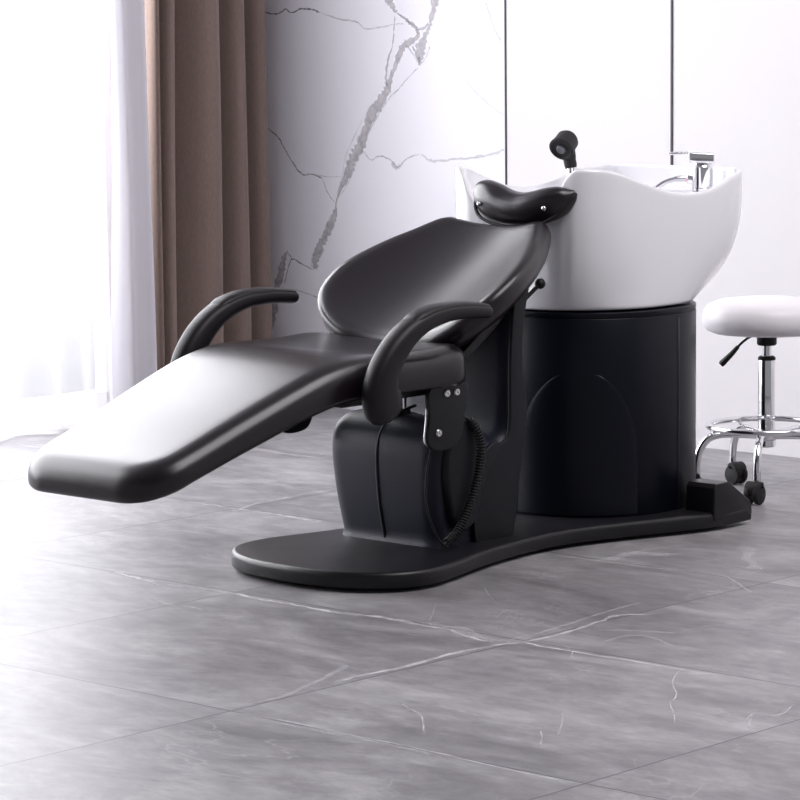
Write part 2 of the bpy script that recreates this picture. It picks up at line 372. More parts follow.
# back wall: marble slab up to the first joint, then plaster panels
X1, X2 = -1.238, -.631
mb = MB(); att = []
def wallpatch(xa, xb, k):
    mb.add([(xa, YB, 0), (xb, YB, 0), (xb, YB, HC), (xa, YB, HC), (xa, YB + .12, 0), (xb, YB + .12, 0), (xb, YB + .12, HC), (xa, YB + .12, HC)],
           [[0, 1, 2, 3], [5, 4, 7, 6], [0, 4, 5, 1], [3, 2, 6, 7], [1, 5, 6, 2], [0, 3, 7, 4]], k); att.extend([0] * 8)
wallpatch(XL - .12, X1, 0); wallpatch(X1, X2, 1); wallpatch(X2, XR, 1)
WV = lambda x, z: (x, YB - .0006, z)
for pts, w, st, k in [([(-1.713, 1.284, 0.0171), (-1.697, 1.254, 0.0171), (-1.681, 1.23, 0.0103), (-1.665, 1.215, 0.0051)], None, 0.8, 2), ([(-1.492, 1.281, 0.0205), (-1.512, 1.246, 0.0171), (-1.524, 1.202, 0.0103), (-1.541, 1.164, 0.0085), (-1.557, 1.14, 0.0137), (-1.569, 1.104, 0.0205), (-1.574, 1.075, 0.0103), (-1.578, 1.057, 0.0034)], None, 0.9, 2), ([(-1.665, 1.215, 0.0034), (-1.637, 1.2, 0.0043), (-1.617, 1.188, 0.0068), (-1.589, 1.17, 0.0068), (-1.581, 1.146, 0.0068), (-1.613, 1.128, 0.012), (-1.638, 1.119, 0.0137), (-1.663, 1.081, 0.012), (-1.688, 1.03, 0.0103), (-1.713, 0.978, 0.0171), (-1.746, 0.942, 0.0222), (-1.78, 0.893, 0.0205), (-1.814, 0.832, 0.0205), (-1.844, 0.783, 0.0222), (-1.87, 0.745, 0.0205), (-1.892, 0.702, 0.0137), (-1.918, 0.658, 0.0051), (-1.927, 0.63, 0.0034), (-1.931, 0.606, 0.0103), (-1.949, 0.568, 0.0154), (-1.975, 0.533, 0.0154), (-1.997, 0.498, 0.0171), (-2.015, 0.46, 0.0171), (-2.02, 0.425, 0.0085)], None, 1, 2), ([(-1.673, 1.209, 0.0027), (-1.678, 1.164, 0.0024), (-1.682, 1.125, 0.0034), (-1.703, 1.074, 0.0051), (-1.712, 1.029, 0.0051), (-1.709, 0.991, 0.0085)], None, 0.7, 2), ([(-2.136, 0.482, 0.0017), (-2.154, 0.457, 0.0103), (-2.168, 0.418, 0.0154), (-2.187, 0.357, 0.0171), (-2.202, 0.29, 0.0154), (-2.221, 0.226, 0.0137)], None, 1, 2), ([(-1.593, 1.164, 0.0017), (-1.557, 1.169, 0.0051), (-1.536, 1.187, 0.0051)], None, 0.8, 2), ([(-1.605, 1.119, 0.0034), (-1.586, 1.09, 0.0068), (-1.574, 1.066, 0.0051)], None, 0.8, 2), ([(-1.578, 1.054), (-1.627, 1.018), (-1.664, 0.985), (-1.697, 0.964), (-1.722, 0.93)], 0.0017087378640776698, 0.6, 3), ([(-2.236, 1.222), (-2.174, 1.215), (-2.131, 1.23), (-2.109, 1.218), (-2.066, 1.23), (-2.019, 1.229), (-1.981, 1.217)], 0.0028478964401294497, 0.9, 3), ([(-1.981, 1.217), (-1.901, 1.198), (-1.83, 1.189), (-1.793, 1.167), (-1.731, 1.173), (-1.669, 1.182), (-1.633, 1.182)], 0.00227831715210356, 0.5, 3), ([(-2.243, 0.874), (-2.173, 0.834), (-2.148, 0.801), (-2.126, 0.776), (-2.092, 0.737), (-2.062, 0.719), (-2.028, 0.723), (-1.981, 0.709)], 0.0025631067961165046, 0.8, 3), ([(-1.981, 0.709), (-1.964, 0.672), (-1.943, 0.648), (-1.927, 0.636)], 0.001993527508090615, 0.6, 3), ([(-2.028, 0.723), (-1.951, 0.716), (-1.896, 0.72)], 0.00113915857605178, 0.4, 3), ([(-2.024, 0.425), (-2.076, 0.441), (-2.111, 0.455), (-2.128, 0.445), (-2.156, 0.372)], 0.00227831715210356, 0.9, 3), ([(-2.141, 0.476), (-2.119, 0.458)], 0.001993527508090615, 0.8, 3), ([(-2.117, 0.361), (-2.06, 0.351), (-2.004, 0.339), (-1.957, 0.329)], 0.001993527508090615, 0.7, 3), ([(-1.806, 0.799), (-1.778, 0.772), (-1.74, 0.785), (-1.691, 0.771), (-1.667, 0.754), (-1.626, 0.782), (-1.577, 0.795)], 0.0025631067961165046, 0.55, 3), ([(-1.577, 0.795), (-1.537, 0.778), (-1.505, 0.776), (-1.426, 0.784), (-1.347, 0.791), (-1.277, 0.805), (-1.242, 0.817)], 0.004271844660194175, 0.38, 3), ([(-1.691, 0.771), (-1.675, 0.751), (-1.646, 0.766)], 0.00626537216828479, 0.4, 3), ([(-1.316, 1.25), (-1.297, 1.206), (-1.271, 1.151), (-1.244, 1.122)], 0.0025631067961165046, 0.35, 3), ([(-1.4, 1.025), (-1.357, 0.982), (-1.307, 0.95), (-1.265, 0.925), (-1.242, 0.916)], 0.0037022653721682846, 0.22, 3), ([(-1.32, 1.284), (-1.301, 1.241), (-1.259, 1.22)], 0.0014239482200647249, 0.25, 3), ([(-1.665, 1.215), (-1.637, 1.2), (-1.617, 1.188), (-1.589, 1.17), (-1.577, 1.146)], 0.001993527508090615, 0.8, 3), ([(-1.638, 1.128), (-1.606, 1.098), (-1.574, 1.057)], 0.001993527508090615, 0.6, 3), ([(-1.533, 1.119), (-1.546, 1.087), (-1.574, 1.057)], 0.001993527508090615, 0.6, 3), ([(-1.809, 0.899), (-1.856, 0.825), (-1.886, 0.776), (-1.9, 0.714), (-1.922, 0.658)], 0.0014239482200647249, 0.5, 3), ([(-1.713, 0.951), (-1.747, 0.906), (-1.797, 0.838), (-1.832, 0.777), (-1.866, 0.709), (-1.914, 0.652)], 0.0014239482200647249, 0.6, 3), ([(-1.94, 0.608), (-1.971, 0.564), (-1.993, 0.514), (-2.028, 0.462), (-2.037, 0.431)], 0.0017087378640776698, 0.6, 3)]: ribbon(mb, att, pts, w, WV, k, st, .28 if k == 2 else .5, 6)
wb = mb.build('wall_back', [M['marble'], M['panel'], M['vein'], M['veinline']], sm=False); set_vein(wb, att); struct(wb)
for i, (x, w) in enumerate(((X1, .0026), (X2, .0034))):
    struct(MB().add(*box((x, YB - .001, HC / 2), (2 * w, .004, HC), .0005)).build('trim_%d' % (i + 1), M['seam'], sm=False))

# window wall with its opening
WY0, WY1, WZ0, WZ1 = -3.4, .64, .008, 3.02
mb = MB()
for a, b_, z0, z1 in ((YF, WY0, 0, HC), (WY1, YB, 0, HC), (WY0, WY1, 0, WZ0), (WY0, WY1, WZ1, HC)):
    mb.add(*box((XL - .075, (a + b_) / 2, (z0 + z1) / 2), (.15, b_ - a, z1 - z0), .001))
struct(mb.build('wall_left', M['paint'], sm=False))
mb = MB()
def bar(y0, y1, z0, z1): mb.add(*box((XL - .08, (y0 + y1) / 2, (z0 + z1) / 2), (.05, abs(y1 - y0), abs(z1 - z0)), .003))
bar(WY0, WY1, WZ0, WZ0 + .05); bar(WY0, WY1, WZ1 - .05, WZ1)
for y in (WY0 + .025, (WY0 + WY1) / 2, WY1 - .025): bar(y - .025, y + .025, WZ0, WZ1)
struct(mb.build('window_1', M['paint'], sm=False))
struct(MB().add(*box(((XL + XR) / 2 - .05, (YF + YB) / 2, HC + .05), (XR - XL + .3, YB - YF + .2, .1), .001)).build('ceiling', M['ceiling'], sm=False))

# ------------------------------------------------------------------ curtains
def curtain(name, path, z0, z1, m, nz=24, wob=.006, thick=0, seed=0, slant=None):
    rnd = random.Random(seed); ph = [rnd.uniform(0, 6) for _ in range(6)]
    ls = []
    for i in range(nz + 1):
        t = i / nz; z = z0 + (z1 - z0) * t; l = []
        for j, (x, y) in enumerate(path):
            dx = wob * math.sin(2.2 * t * 3 + ph[0] + j * .11) + .5 * wob * math.sin(7 * t + ph[1] + j * .23)
            dy = .6 * wob * math.sin(3.1 * t * 2 + ph[2] + j * .07)
            if slant: dy += slant(y, t)
            l.append((x + dx, y + dy, z))
        ls.append(l)
    v, f = loops(ls, False, False, False)
    o = link(name, v, f, m)
    if thick:
        s = o.modifiers.new('thick', 'SOLIDIFY'); s.thickness = thick
    return o
# heavy brown drape: deep round folds
def folds(marks, x_front, x_back, n=14):
    """marks = y of the creases; each fold bulges towards the room between two creases"""
    out = []
    for a, b in zip(marks[:-1], marks[1:]):
        for k in range(n):
            t = k / n
            q = min(1, t / .90); e = min(1, max(0, (q - .10) / .62)); x = x_back + (x_front - x_back) * (e * e * (3 - 2 * e)); hook = max(0, (t - .86) / .14)
            out.append((x + (x_back - x) * hook ** 1.5, a + (b - a) * (q * 1.0 - .22 * hook ** 2)))
    out.append((x_back, marks[-1])); return out
br = folds([0.518, 0.54, 0.6, 0.788, 0.9, 0.992], -2.150, -2.290)
br = br + [(-2.28, 1.035)]
dr = curtain('brown_curtain', br, .012, 3.055, M['drape'], nz=30, wob=.004, thick=.003, seed=3, slant=lambda y, t: .02 * (.35 - t) * math.sin(9 * y))
tag(dr, 'heavy brown full-length curtain hanging in folds between white sheer curtain and marble wall', 'curtain')
# sheer: long soft waves over the window, its gathered edge beside the drape
sh = []
rnd = random.Random(5); y = WY0 - .15
cre = []
while y < .30:
    cre.append(y); y += rnd.uniform(.09, .24)
cre.append(.375)
for a, b in zip(cre[:-1], cre[1:]):
    am = rnd.uniform(.025, .05)
    for k in range(10):
        t = k / 10; sh.append((-2.215 + am * math.cos(2 * PI * t), a + (b - a) * t))
edge = cat([(-2.200, .368), (-2.17, .376), (-2.145, .395), (-2.165, .420), (-2.15, .452), (-2.135, .478), (-2.16, .497), (-2.18, .500)], 6)
so = curtain('sheer_curtain', sh, .012, 3.055, M['sheer'], nz=40, wob=.009, seed=11)
curtain('gathered_edge', edge, .012, 3.055, M['lining'], nz=60, wob=.011, seed=23).parent = so
tag(so, 'white sheer full-length curtain glowing in front of the bright window', 'curtain')
# its hem, a doubled strip of the same voile
hem = [(x + .002, y) for x, y in sh]
curtain('hem', hem, .012, .062, M['sheer'], nz=3, wob=.0, seed=11).parent = so
rail = MB().add(*box((-2.23, (WY0 + YB) / 2 - .1, 3.07), (.10, YB - WY0 + .1, .035), .004)).build('curtain_rail', M['paint'])
struct(rail); rail.name = 'trim_3'

# ------------------------------------------------------------------ the shampoo unit
S = empty('shampoo_chair')
tag(S, 'black leather reclining hair-washing chair joined to white basin on long black base', 'salon chair')

# base board
plate = [(.02, -1.200), (.12, -1.198), (.22, -1.175), (.295, -1.115), (.326, -1.03), (.310, -.93), (.272, -.80), (.246, -.68), (.232, -.56), (.238, -.44), (.268, -.32), (.308, -.20), (.338, -.11), (.352, -.04), (.353, .07), (.340, .09),
         (.26, .094), (.235, .12), (.15, .15), (-.14, .15), (-.225, .12), (-.25, .094), (-.30, .085), (-.30, -.04), (-.275, -.2), (-.205, -.40), (-.172, -.56), (-.180, -.72), (-.205, -.86), (-.228, -.97), (-.215, -1.07), (-.155, -1.145), (-.07, -1.186)]
outl = cat(plate, 5, True)
bp = MB().add(*slab(outl, .009, .044, .011, rb=.006)).build('base_plate', M['base'], S, angle=50)
for x, y in ((.25, -1.02), (-.13, -1.02), (.27, -.03), (-.22, -.03), (.19, -.55)):
    MB().add(*lathe([(.022, 0), (.024, .002), (.024, .012)], 20, (x, y, 0))).build('foot', M['rubber'], bp)
# raised rear corners of the base
for sx, x0, x1 in ((1, .268, .353), (-1, -.302, -.217)):
    prof = [(-.062, .030), (-.060, .102), (-.052, .111), (-.008, .113), (.006, .106), (.076, .060), (.086, .046), (.086, .024), (-.06, .024)]
    MB().add(*slab(prof, x0, x1, .0035, 'X')).build('base_bracket', M['base'], S, angle=35)

# pedestal: one moulded shell, box in front and upright behind
pr = [(-.826, .02), (-.832, .06), (-.842, .12), (-.848, .20), (-.846, .255), (-.834, .290), (-.808, .314), (-.775, .324), (-.73, .320), (-.69, .298), (-.668, .278), (-.645, .268), (-.622, .272), (-.606, .295), (-.600, .34), (-.597, .42), (-.592, .50), (-.575, .60),
      (-.560, .635), (-.530, .62), (-.545, .55), (-.556, .47), (-.553, .40), (-.540, .34), (-.545, .28), (-.570, .16), (-.588, .06), (-.592, .02)]
def pedestal():
    o = cat(pr, 4, True); ls = []; steps = 8; r = .045
    for side in (-1, 1):
        rng = range(steps) if side < 0 else range(steps - 1, -1, -1)
        for a in rng:
            t = a / (steps - 1) * PI / 2
            q = inset(o, r * (1 - math.sin(t)) * .62)
            l = []
            for (y, z), (y0, z0) in zip(q, o):
                w = .168 - (.030 * max(0, 1 - z / .30) ** 1.2) * (1 if side < 0 else .45) - r * (1 - math.cos(t))
                l.append((side * w + .014, y, z if z0 > .05 else z0))
            ls.append(l)
    return loops(ls)
pd = MB().add(*pedestal()).build('pedestal', M['pedestal'], S, angle=60)
# flat side cheeks over the upright, with the raised rim seen beside the hollow
ck = cat([(-.652, .262), (-.628, .258), (-.608, .272), (-.599, .31), (-.598, .42), (-.590, .52), (-.578, .60), (-.560, .635), (-.529, .62), (-.545, .55), (-.556, .47), (-.553, .40), (-.540, .34), (-.545, .28), (-.570, .16), (-.587, .06), (-.600, .030), (-.65, .030), (-.71, .030), (-.725, .09), (-.715, .18), (-.69, .24)], 4, True)
for sx in (1, -1):
    MB().add(*slab(ck, .014 + sx * .168 - .006, .014 + sx * .168 + .004, .003, 'X')).build('side_cheek', M['plastic'], pd, angle=50)
# rounded cover over the pivot on the side of the box
cv = cat([(-.80, .10), (-.765, .075), (-.725, .10), (-.70, .17), (-.69, .24), (-.70, .29), (-.735, .325), (-.785, .325), (-.815, .28), (-.825, .20)], 4, True)
MB().add(*slab(cv, .165, .196, .010, 'X')).build('pivot_cover', M['plastic'], pd, angle=50)
# joint between the two halves of the front
sp = [(.030, -.70, .306), (.020, -.74, .3245), (.010, -.78, .3285), (.006, -.812, .3155), (.006, -.838, .292), (.006, -.851, .255), (.007, -.853, .20), (.010, -.847, .12), (.014, -.835, .045)]
MB().add(*tube(cat([(a, b + .004, c - .003) for a, b, c in sp], 5), [(.0028, .0034)] * 41, 6)).build('seam', M['seam'], pd)
# hydraulic rod under the seat
cy = MB().add(*lathe([(.021, 0), (.021, .085)], 24, (-.006, -.765, .315))).build('lift_rod', M['chrome'], S, angle=40)
MB().add(*lathe([(.030, 0), (.030, .006), (.022, .010)], 24, (-.006, -.765, .325))).add(*tube([(.02, -.77, .333), (.046, -.76, .345)], .0035, 8)).build('collar', M['black'], cy, angle=40)

# under-frame of the seat
mb = MB()
mb.add(*box((0, -.92, .402), (.40, .24, .020), .004)).add(*box((0, -1.05, .395), (.30, .12, .03), .006))
mb
mb.build('seat_frame', M['black'], S, angle=40)
MB().add(*tube([(-.10, -1.10, .375), (-.02, -.98, .372)], .009, 12)).build('cross_rod', M['chrome'], S, angle=40)

# cushions ----------------------------------------------------------
def sect(w, zt, zb, x0=0, n=44, pw=3.2, crown=0.0):
    """closed section across x at one station: flat rounded bolster"""
    out = []; h = (zt - zb) / 2; zc = (zt + zb) / 2
    for j in range(n):
        th = 2 * PI * j / n; c, s = math.cos(th), math.sin(th)
        x = w * math.copysign(abs(c) ** (2 / pw), c)
        # edge radius set by thickness rather than width
        z = h * math.copysign(abs(s) ** (2 / pw), s)
        out.append((x + x0, zc + z + (crown * (1 - (x / w) ** 2) if s > 0 else 0)))
    return out
def roundrect(w, zt, zb, re, n=10, crown=0.0, top_n=9, rb=None):
    """section as a rounded rectangle; re = radius of the upper edges"""
    h = (zt - zb); rb = rb or re
    s = min(1, .98 * h / (re + rb)); re, rb = re * s, rb * s
    re = min(re, w * .9); rb = min(rb, w * .9)
    pts = []
    for i in range(top_n + 1):
        x = -(w - re) + 2 * (w - re) * i / top_n; pts.append((x, zt))
    for i in range(1, n + 1):
        t = PI / 2 - PI / 2 * i / n; pts.append((w - re + re * math.cos(t), zt - re + re * math.sin(t)))
    for i in range(0, n + 1):
        t = -PI / 2 * i / n; pts.append((w - rb + rb * math.cos(t), zb + rb + rb * math.sin(t)))
    for i in range(1, top_n + 1):
        x = (w - rb) - 2 * (w - rb) * i / top_n; pts.append((x, zb))
    for i in range(1, n + 1):
        t = -PI / 2 - PI / 2 * i / n; pts.append((-(w - rb) + rb * math.cos(t), zb + rb + rb * math.sin(t)))
    for i in range(0, n):
        t = PI - PI / 2 * i / n; pts.append((-(w - re) + re * math.cos(t), zt - re + re * math.sin(t)))
    return [(x, z + (crown * (1 - (x / w) ** 2) if z > zb + h * .5 else 0)) for x, z in pts]

ZT = [(-1.78, .290), (-1.70, .318), (-1.60, .350), (-1.43, .412), (-1.25, .473), (-1.17, .490), (-1.08, .498), (-.95, .497), (-.84, .501), (-.72, .508)]
ZB = [(-1.78, .234), (-1.70, .252), (-1.58, .292), (-1.43, .340), (-1.28, .385), (-1.18, .405), (-1.05, .409), (-.72, .411)]
WD = [(-1.78, .212), (-1.6, .216), (-1.3, .236), (-1.1, .248), (-.9, .252), (-.72, .250)]
KNEE = -1.16; Y0, Y1 = -1.728, -.775
def dist(px, py, o):
    m = 9
    for k in range(len(o)):
        ax, ay = o[k - 1]; bx, by = o[k]; dx, dy = bx - ax, by - ay; L = dx * dx + dy * dy
        t = 0 if L == 0 else max(0, min(1, ((px - ax) * dx + (py - ay) * dy) / L))
        m = min(m, math.hypot(px - ax - dx * t, py - ay - dy * t))
    return m
def half_width(y, tab, a, b, ra, rb):
    w = interp(y, tab)
    for d, r in ((y - a, ra), (b - y, rb)):
        if d < r: w = w - r + math.sqrt(max(0, r * r - (r - d) ** 2))
    return w
def cushion(stations, hw, top, bot, rt, rb_, put, a, b, nx=22):
    """upholstered pad: flat outline with evenly rounded edges"""
    oy = [a + (b - a) * (1 - math.cos(PI * i / 90)) / 2 for i in range(91)]
    o = [(hw(y), y) for y in oy] + [(-hw(y), y) for y in oy[::-1]]
    ls = []
    for y in stations:
        w = hw(y); xs = []
        for k in range(nx + 1):
            t = k / nx * 2 - 1; xs.append(w * math.copysign(1 - (1 - abs(t)) ** 1.9, t))
        T, B = [], []
        for x in xs:
            d = dist(x, y, o); zt, zb = top(x, y), bot(x, y); h = zt - zb
            k = min(1, h / (rt + rb_ + 1e-6)); q, p = rt * k, rb_ * k
            e1 = q * (1 - math.sqrt(max(0, 1 - (1 - min(1, d / q)) ** 2))); e2 = p * (1 - math.sqrt(max(0, 1 - (1 - min(1, d / p)) ** 2)))
            T.append(put(x, y, zt - e1)); B.append(put(x, y, zb + e2))
        mid = []
        ls.append(T + B[::-1])
    return ls
seat_hw = lambda y: half_width(y, WD, Y0, Y1, .10, .08)
def seat_top(x, y):
    s = min(1, max(0, (y - KNEE) / .16)); s = s * s * (3 - 2 * s); w = interp(y, WD)
    return interp(y, ZT) + .006 * (1 - (x / w) ** 2) * (1 - s) - .010 * s * (1 - (x / w) ** 2)
seat_bot = lambda x, y: interp(y, ZB)
def ys(a, b, n, ends=None): return [a + (b - a) * i / n for i in range(n + 1)]
lg = [Y0, Y0 + .0006, Y0 + .002, Y0 + .005, Y0 + .010, Y0 + .016, Y0 + .023, Y0 + .032, Y0 + .045, Y0 + .06, Y0 + .08, Y0 + .1, Y0 + .125] + ys(Y0 + .16, KNEE, 26)
flat = lambda x, y, z: (x, y, z)
MB().add(*loops(cushion(lg, seat_hw, seat_top, seat_bot, .042, .016, flat, Y0, Y1))).build('leg_rest', M['leather'], S, angle=55)
st = ys(KNEE, Y1 - .06, 26) + [Y1 - .05, Y1 - .04, Y1 - .03, Y1 - .02, Y1 - .012, Y1 - .006, Y1 - .002, Y1 - .0004, Y1]
MB().add(*loops(cushion(st, seat_hw, seat_top, seat_bot, .042, .016, flat, Y0, Y1))).build('seat', M['leather'], S, angle=55)

# backrest: shell along a reclined line, sides drawn forward
VH = Vector((0, .848, .530)).normalized(); NH = Vector((0, -.530, .848)).normalized(); B0 = Vector((0, -.800, .470))
BL = .465
BW = [(0, .235), (.03, .245), (.08, .258), (.14, .270), (.20, .271), (.27, .254), (.34, .226), (.40, .192), (.44, .168), (.465, .158)]
back_hw = lambda v: half_width(v, BW, 0, BL, .12, .035)
def lift(x, v): return .080 * (abs(x) / .27) ** 2.0 - .006 - .016 * (1 - ((v - BL / 2) / (BL / 2)) ** 2)
def bput(x, v, z): return tuple(B0 + VH * v + NH * (z + lift(x, v)) + Vector((x, 0, 0)))
vs = [0, .0006, .003, .007, .012, .018, .026] + ys(.035, BL - .035, 30) + [BL - t for t in (.026, .018, .012, .007, .003, .0006, 0)]
bk = MB().add(*loops(cushion(vs, back_hw, lambda x, v: .034, lambda x, v: -.034, .034, .026, bput, 0, BL))).build('backrest', M['leather'], S, angle=55)
# carrier behind the backrest, with its knob
mb = MB()
for sx in (1, -1):
    mb.add(*tube([(sx * .15, -.74, .456), (sx * .15, -.64, .520), (sx * .14, -.52, .596), (sx * .12, -.44, .645)], [(.022, .012)] * 4, 8, side=(1, 0, 0), power=4))
mb.add(*box((0, -.60, .540), (.30, .10, .014), .004, Matrix.Rotation(math.atan2(.53, .848), 4, 'X')))
mb.build('back_carrier', M['black'], S, angle=40)

def sphere(c, r, n=12, sc=(1, 1, 1)):
    prof = [(max(r * math.sin(PI * i / n), 1e-5), -r * math.cos(PI * i / n)) for i in range(n + 1)]
    v, f = lathe(prof, 2 * n)
    return [(c[0] + p[0] * sc[0], c[1] + p[1] * sc[1], c[2] + p[2] * sc[2]) for p in v], f
kn = MB().add(*tube([(.10, -.50, .530), (.105, -.408, .588)], .005, 8)).build('tilt_lever', M['black'], S)
MB().add(*sphere((.105, -.398, .594), .0125)).build('knob', M['black'], kn)

# armrests
def arm(sx):
    cl = [(-.808, .572, .024, .010), (-.815, .573, .0265, .0150), (-.850, .577, .028, .0165), (-.910, .580, .029, .0180), (-.980, .574, .029, .0205), (-1.045, .552, .029, .0240), (-1.095, .516, .028, .0290), (-1.128, .474, .0275, .0350), (-1.140, .436, .027, .0440), (-1.136, .410, .026, .050), (-1.128, .390, .0245, .048), (-1.121, .376, .021, .036), (-1.118, .369, .014, .018)]
    P = cat(cl, 6); X = sx * .291
    path = [(X, p[0], p[1]) for p in P]; rr = [(p[2], p[3]) for p in P]
    a = MB().add(*tube(path, rr, 24, side=(1, 0, 0), power=2.7)).build('armrest', M['armleather'], S)
    # upper pad, slightly proud of the arm
    Q = P[3:33]
    pth = []; pr_ = []
    for i, p in enumerate(Q):
        e = min(1, (i + .3) / 3, (len(Q) - 1 - i + .3) / 4)
        a0, b0 = Q[max(i - 1, 0)], Q[min(i + 1, len(Q) - 1)]
        t = Vector((0, b0[0] - a0[0], b0[1] - a0[1])).normalized(); n = Vector((0, t.z, -t.y))
        if n.z < 0: n = -n
        pth.append(tuple(Vector((X, p[0], p[1])) + n * p[3] * .62)); pr_.append((p[2] * .86 * (.6 + .4 * e), p[3] * .56 * max(.12, e)))
    MB().add(*tube(pth, pr_, 20, side=(1, 0, 0), power=2.6)).build('arm_pad', M['armleather'], a)
    # mounting stub between arm and seat
    MB().add(*tube([(sx * .20, -1.06, .382), (sx * .285, -1.12, .385)], .018, 16)).build('arm_mount', M['black'], a)
    MB().add(*lathe([(.026, 0), (.026, .004), (.020, .006)], 24)) 
    return a
arm(1); arm(-1)

# link bracket on the near side, with bolts
def bracket(sx):
    bo = [(-.925, .392), (-.918, .408), (-.90, .414), (-.810, .414), (-.796, .404), (-.798, .375), (-.812, .32), (-.822, .292), (-.842, .276), (-.885, .272), (-.915, .280), (-.928, .30), (-.922, .345)]
    X = sx * .226
    b = MB().add(*slab(cat(bo, 4, True), X - .006, X + .006, .0025, 'X')).build('link_bracket', M['black'], S, angle=40)
    lip = [(X - .003 * sx, -.921, .386), (X - .003 * sx, -.924, .345), (X - .003 * sx, -.930, .30), (X - .003 * sx, -.922, .286)]
    MB().add(*tube(cat(lip, 5), [(.0028, .0009)] * 16, 8, side=(1, 0, 0), power=4)).build('bracket_edge', M['steel'], b)
    for y, z in ((-.868, .396), (-.836, .396), (-.896, .312)):
        vf = lathe([(.0088, 0), (.0088, .003), (.007, .0055), (.004, .0055), (.0035, .0025), (.0001, .0025)], 20)
        MB().add(*xform(vf, aim((X + sx * .006, y, z), (sx, 0, 0)))).build('bolt', M['steel'], b, angle=35)
    return b
bracket(1); bracket(-1)

# release cable with its coiled sleeve
Q = [(.222, -.905, .285), (.215, -.915, .22), (.212, -.912, .15), (.210, -.880, .085), (.208, -.855, .060)]
cb = MB().add(*tube(cat(Q, 8), .0026, 8)).build('release_cable', M['rubber'], S)
Q2 = cat([(.208, -.855, .058), (.208, -.812, .080), (.210, -.772, .130), (.212, -.742, .20), (.212, -.732, .26), (.205, -.742, .305), (.19, -.762, .330), (.15, -.79, .338)], 10)
MB().add(*tube(Q2, .0035, 8)).build('cable_core', M['rubber'], cb)
def coil(path, rad, wire, turns):
    P = [Vector(p) for p in path]; L = [0]
    for a, b in zip(P[:-1], P[1:]): L.append(L[-1] + (b - a).length)
    out = []; N = turns * 10
    for i in range(N + 1):
        s = L[-1] * i / N; k = 0
        while k < len(L) - 2 and L[k + 1] < s: k += 1
        t = (s - L[k]) / (L[k + 1] - L[k]); c = P[k].lerp(P[k + 1], t); d = (P[k + 1] - P[k]).normalized()
        a = Vector((1, 0, 0)); a = (a - d * a.dot(d)).normalized(); b = d.cross(a); th = 2 * PI * turns * i / N
        out.append(tuple(c + (a * math.cos(th) + b * math.sin(th)) * rad))
    return out
MB().add(*tube(coil(Q2[3:58], .0085, .002, 46), .0021, 5)).build('coiled_sleeve', M['rubber'], cb)

# cabinet under the basin
CC = (0.0, -.100); CR = .252
def cab_ring(r, z, n=72, k=2.25):
    out = []
    for j in range(n):
        th = 2 * PI * j / n; c, s = math.cos(th), math.sin(th)
        out.append((CC[0] + r * math.copysign(abs(c) ** (2 / k), c), CC[1] + r * math.copysign(abs(s) ** (2 / k), s), z))
    return out
cb_ = MB().add(*loops([cab_ring(CR - .004, .040), cab_ring(CR, .046), cab_ring(CR, .506), cab_ring(CR - .001, .5075), cab_ring(CR - .0035, .5075), cab_ring(CR - .0035, .5100), cab_ring(CR - .001, .5100), cab_ring(CR, .5115), cab_ring(CR, .5205), cab_ring(CR - .0015, .522)])).build('cabinet', M['cabinet'], S, angle=45)
# soft arched relief, slightly proud of the curved side
def arch_patch():
    n, mz = 30, 24; ls = []
    def half(t): return .62 * math.sqrt(max(0, 1 - max(0, (t - .35) / .65) ** 2.2)) if t > .35 else .62
    for i in range(mz + 1):
        t = i / mz; z = .050 + .34 * t; l = []
        for j in range(n + 1):
            a = -.98 + (j / n * 2 - 1) * max(half(t), .02)
            e = min(1, (1 - abs(j / n * 2 - 1)) * 3, (1 - t) * 5, 1)
            k = 2.25; c, s = math.cos(a), math.sin(a); r = CR - .001 + .0032 * math.sqrt(max(0, 1 - (1 - e) ** 2))
            l.append((CC[0] + r * math.copysign(abs(c) ** (2 / k), c), CC[1] + r * math.copysign(abs(s) ** (2 / k), s), z))
        ls.append(l)
    return loops(ls, False, False, False)
MB().add(*arch_patch()).build('arch_relief', M['cabinet'], cb_)
# seam of the rear cover
def on_cab(a, z, d=.0005):
    k = 2.25; c, s = math.cos(a), math.sin(a); r = CR + d
    return (CC[0] + r * math.copysign(abs(c) ** (2 / k), c), CC[1] + r * math.copysign(abs(s) ** (2 / k), s), z)
for a in (.10, PI - .10):
    MB().add(*tube([on_cab(a, z) for z in (.056, .2, .35, .500)], .0016, 6)).build('cover_seam', M['seam'], cb_)

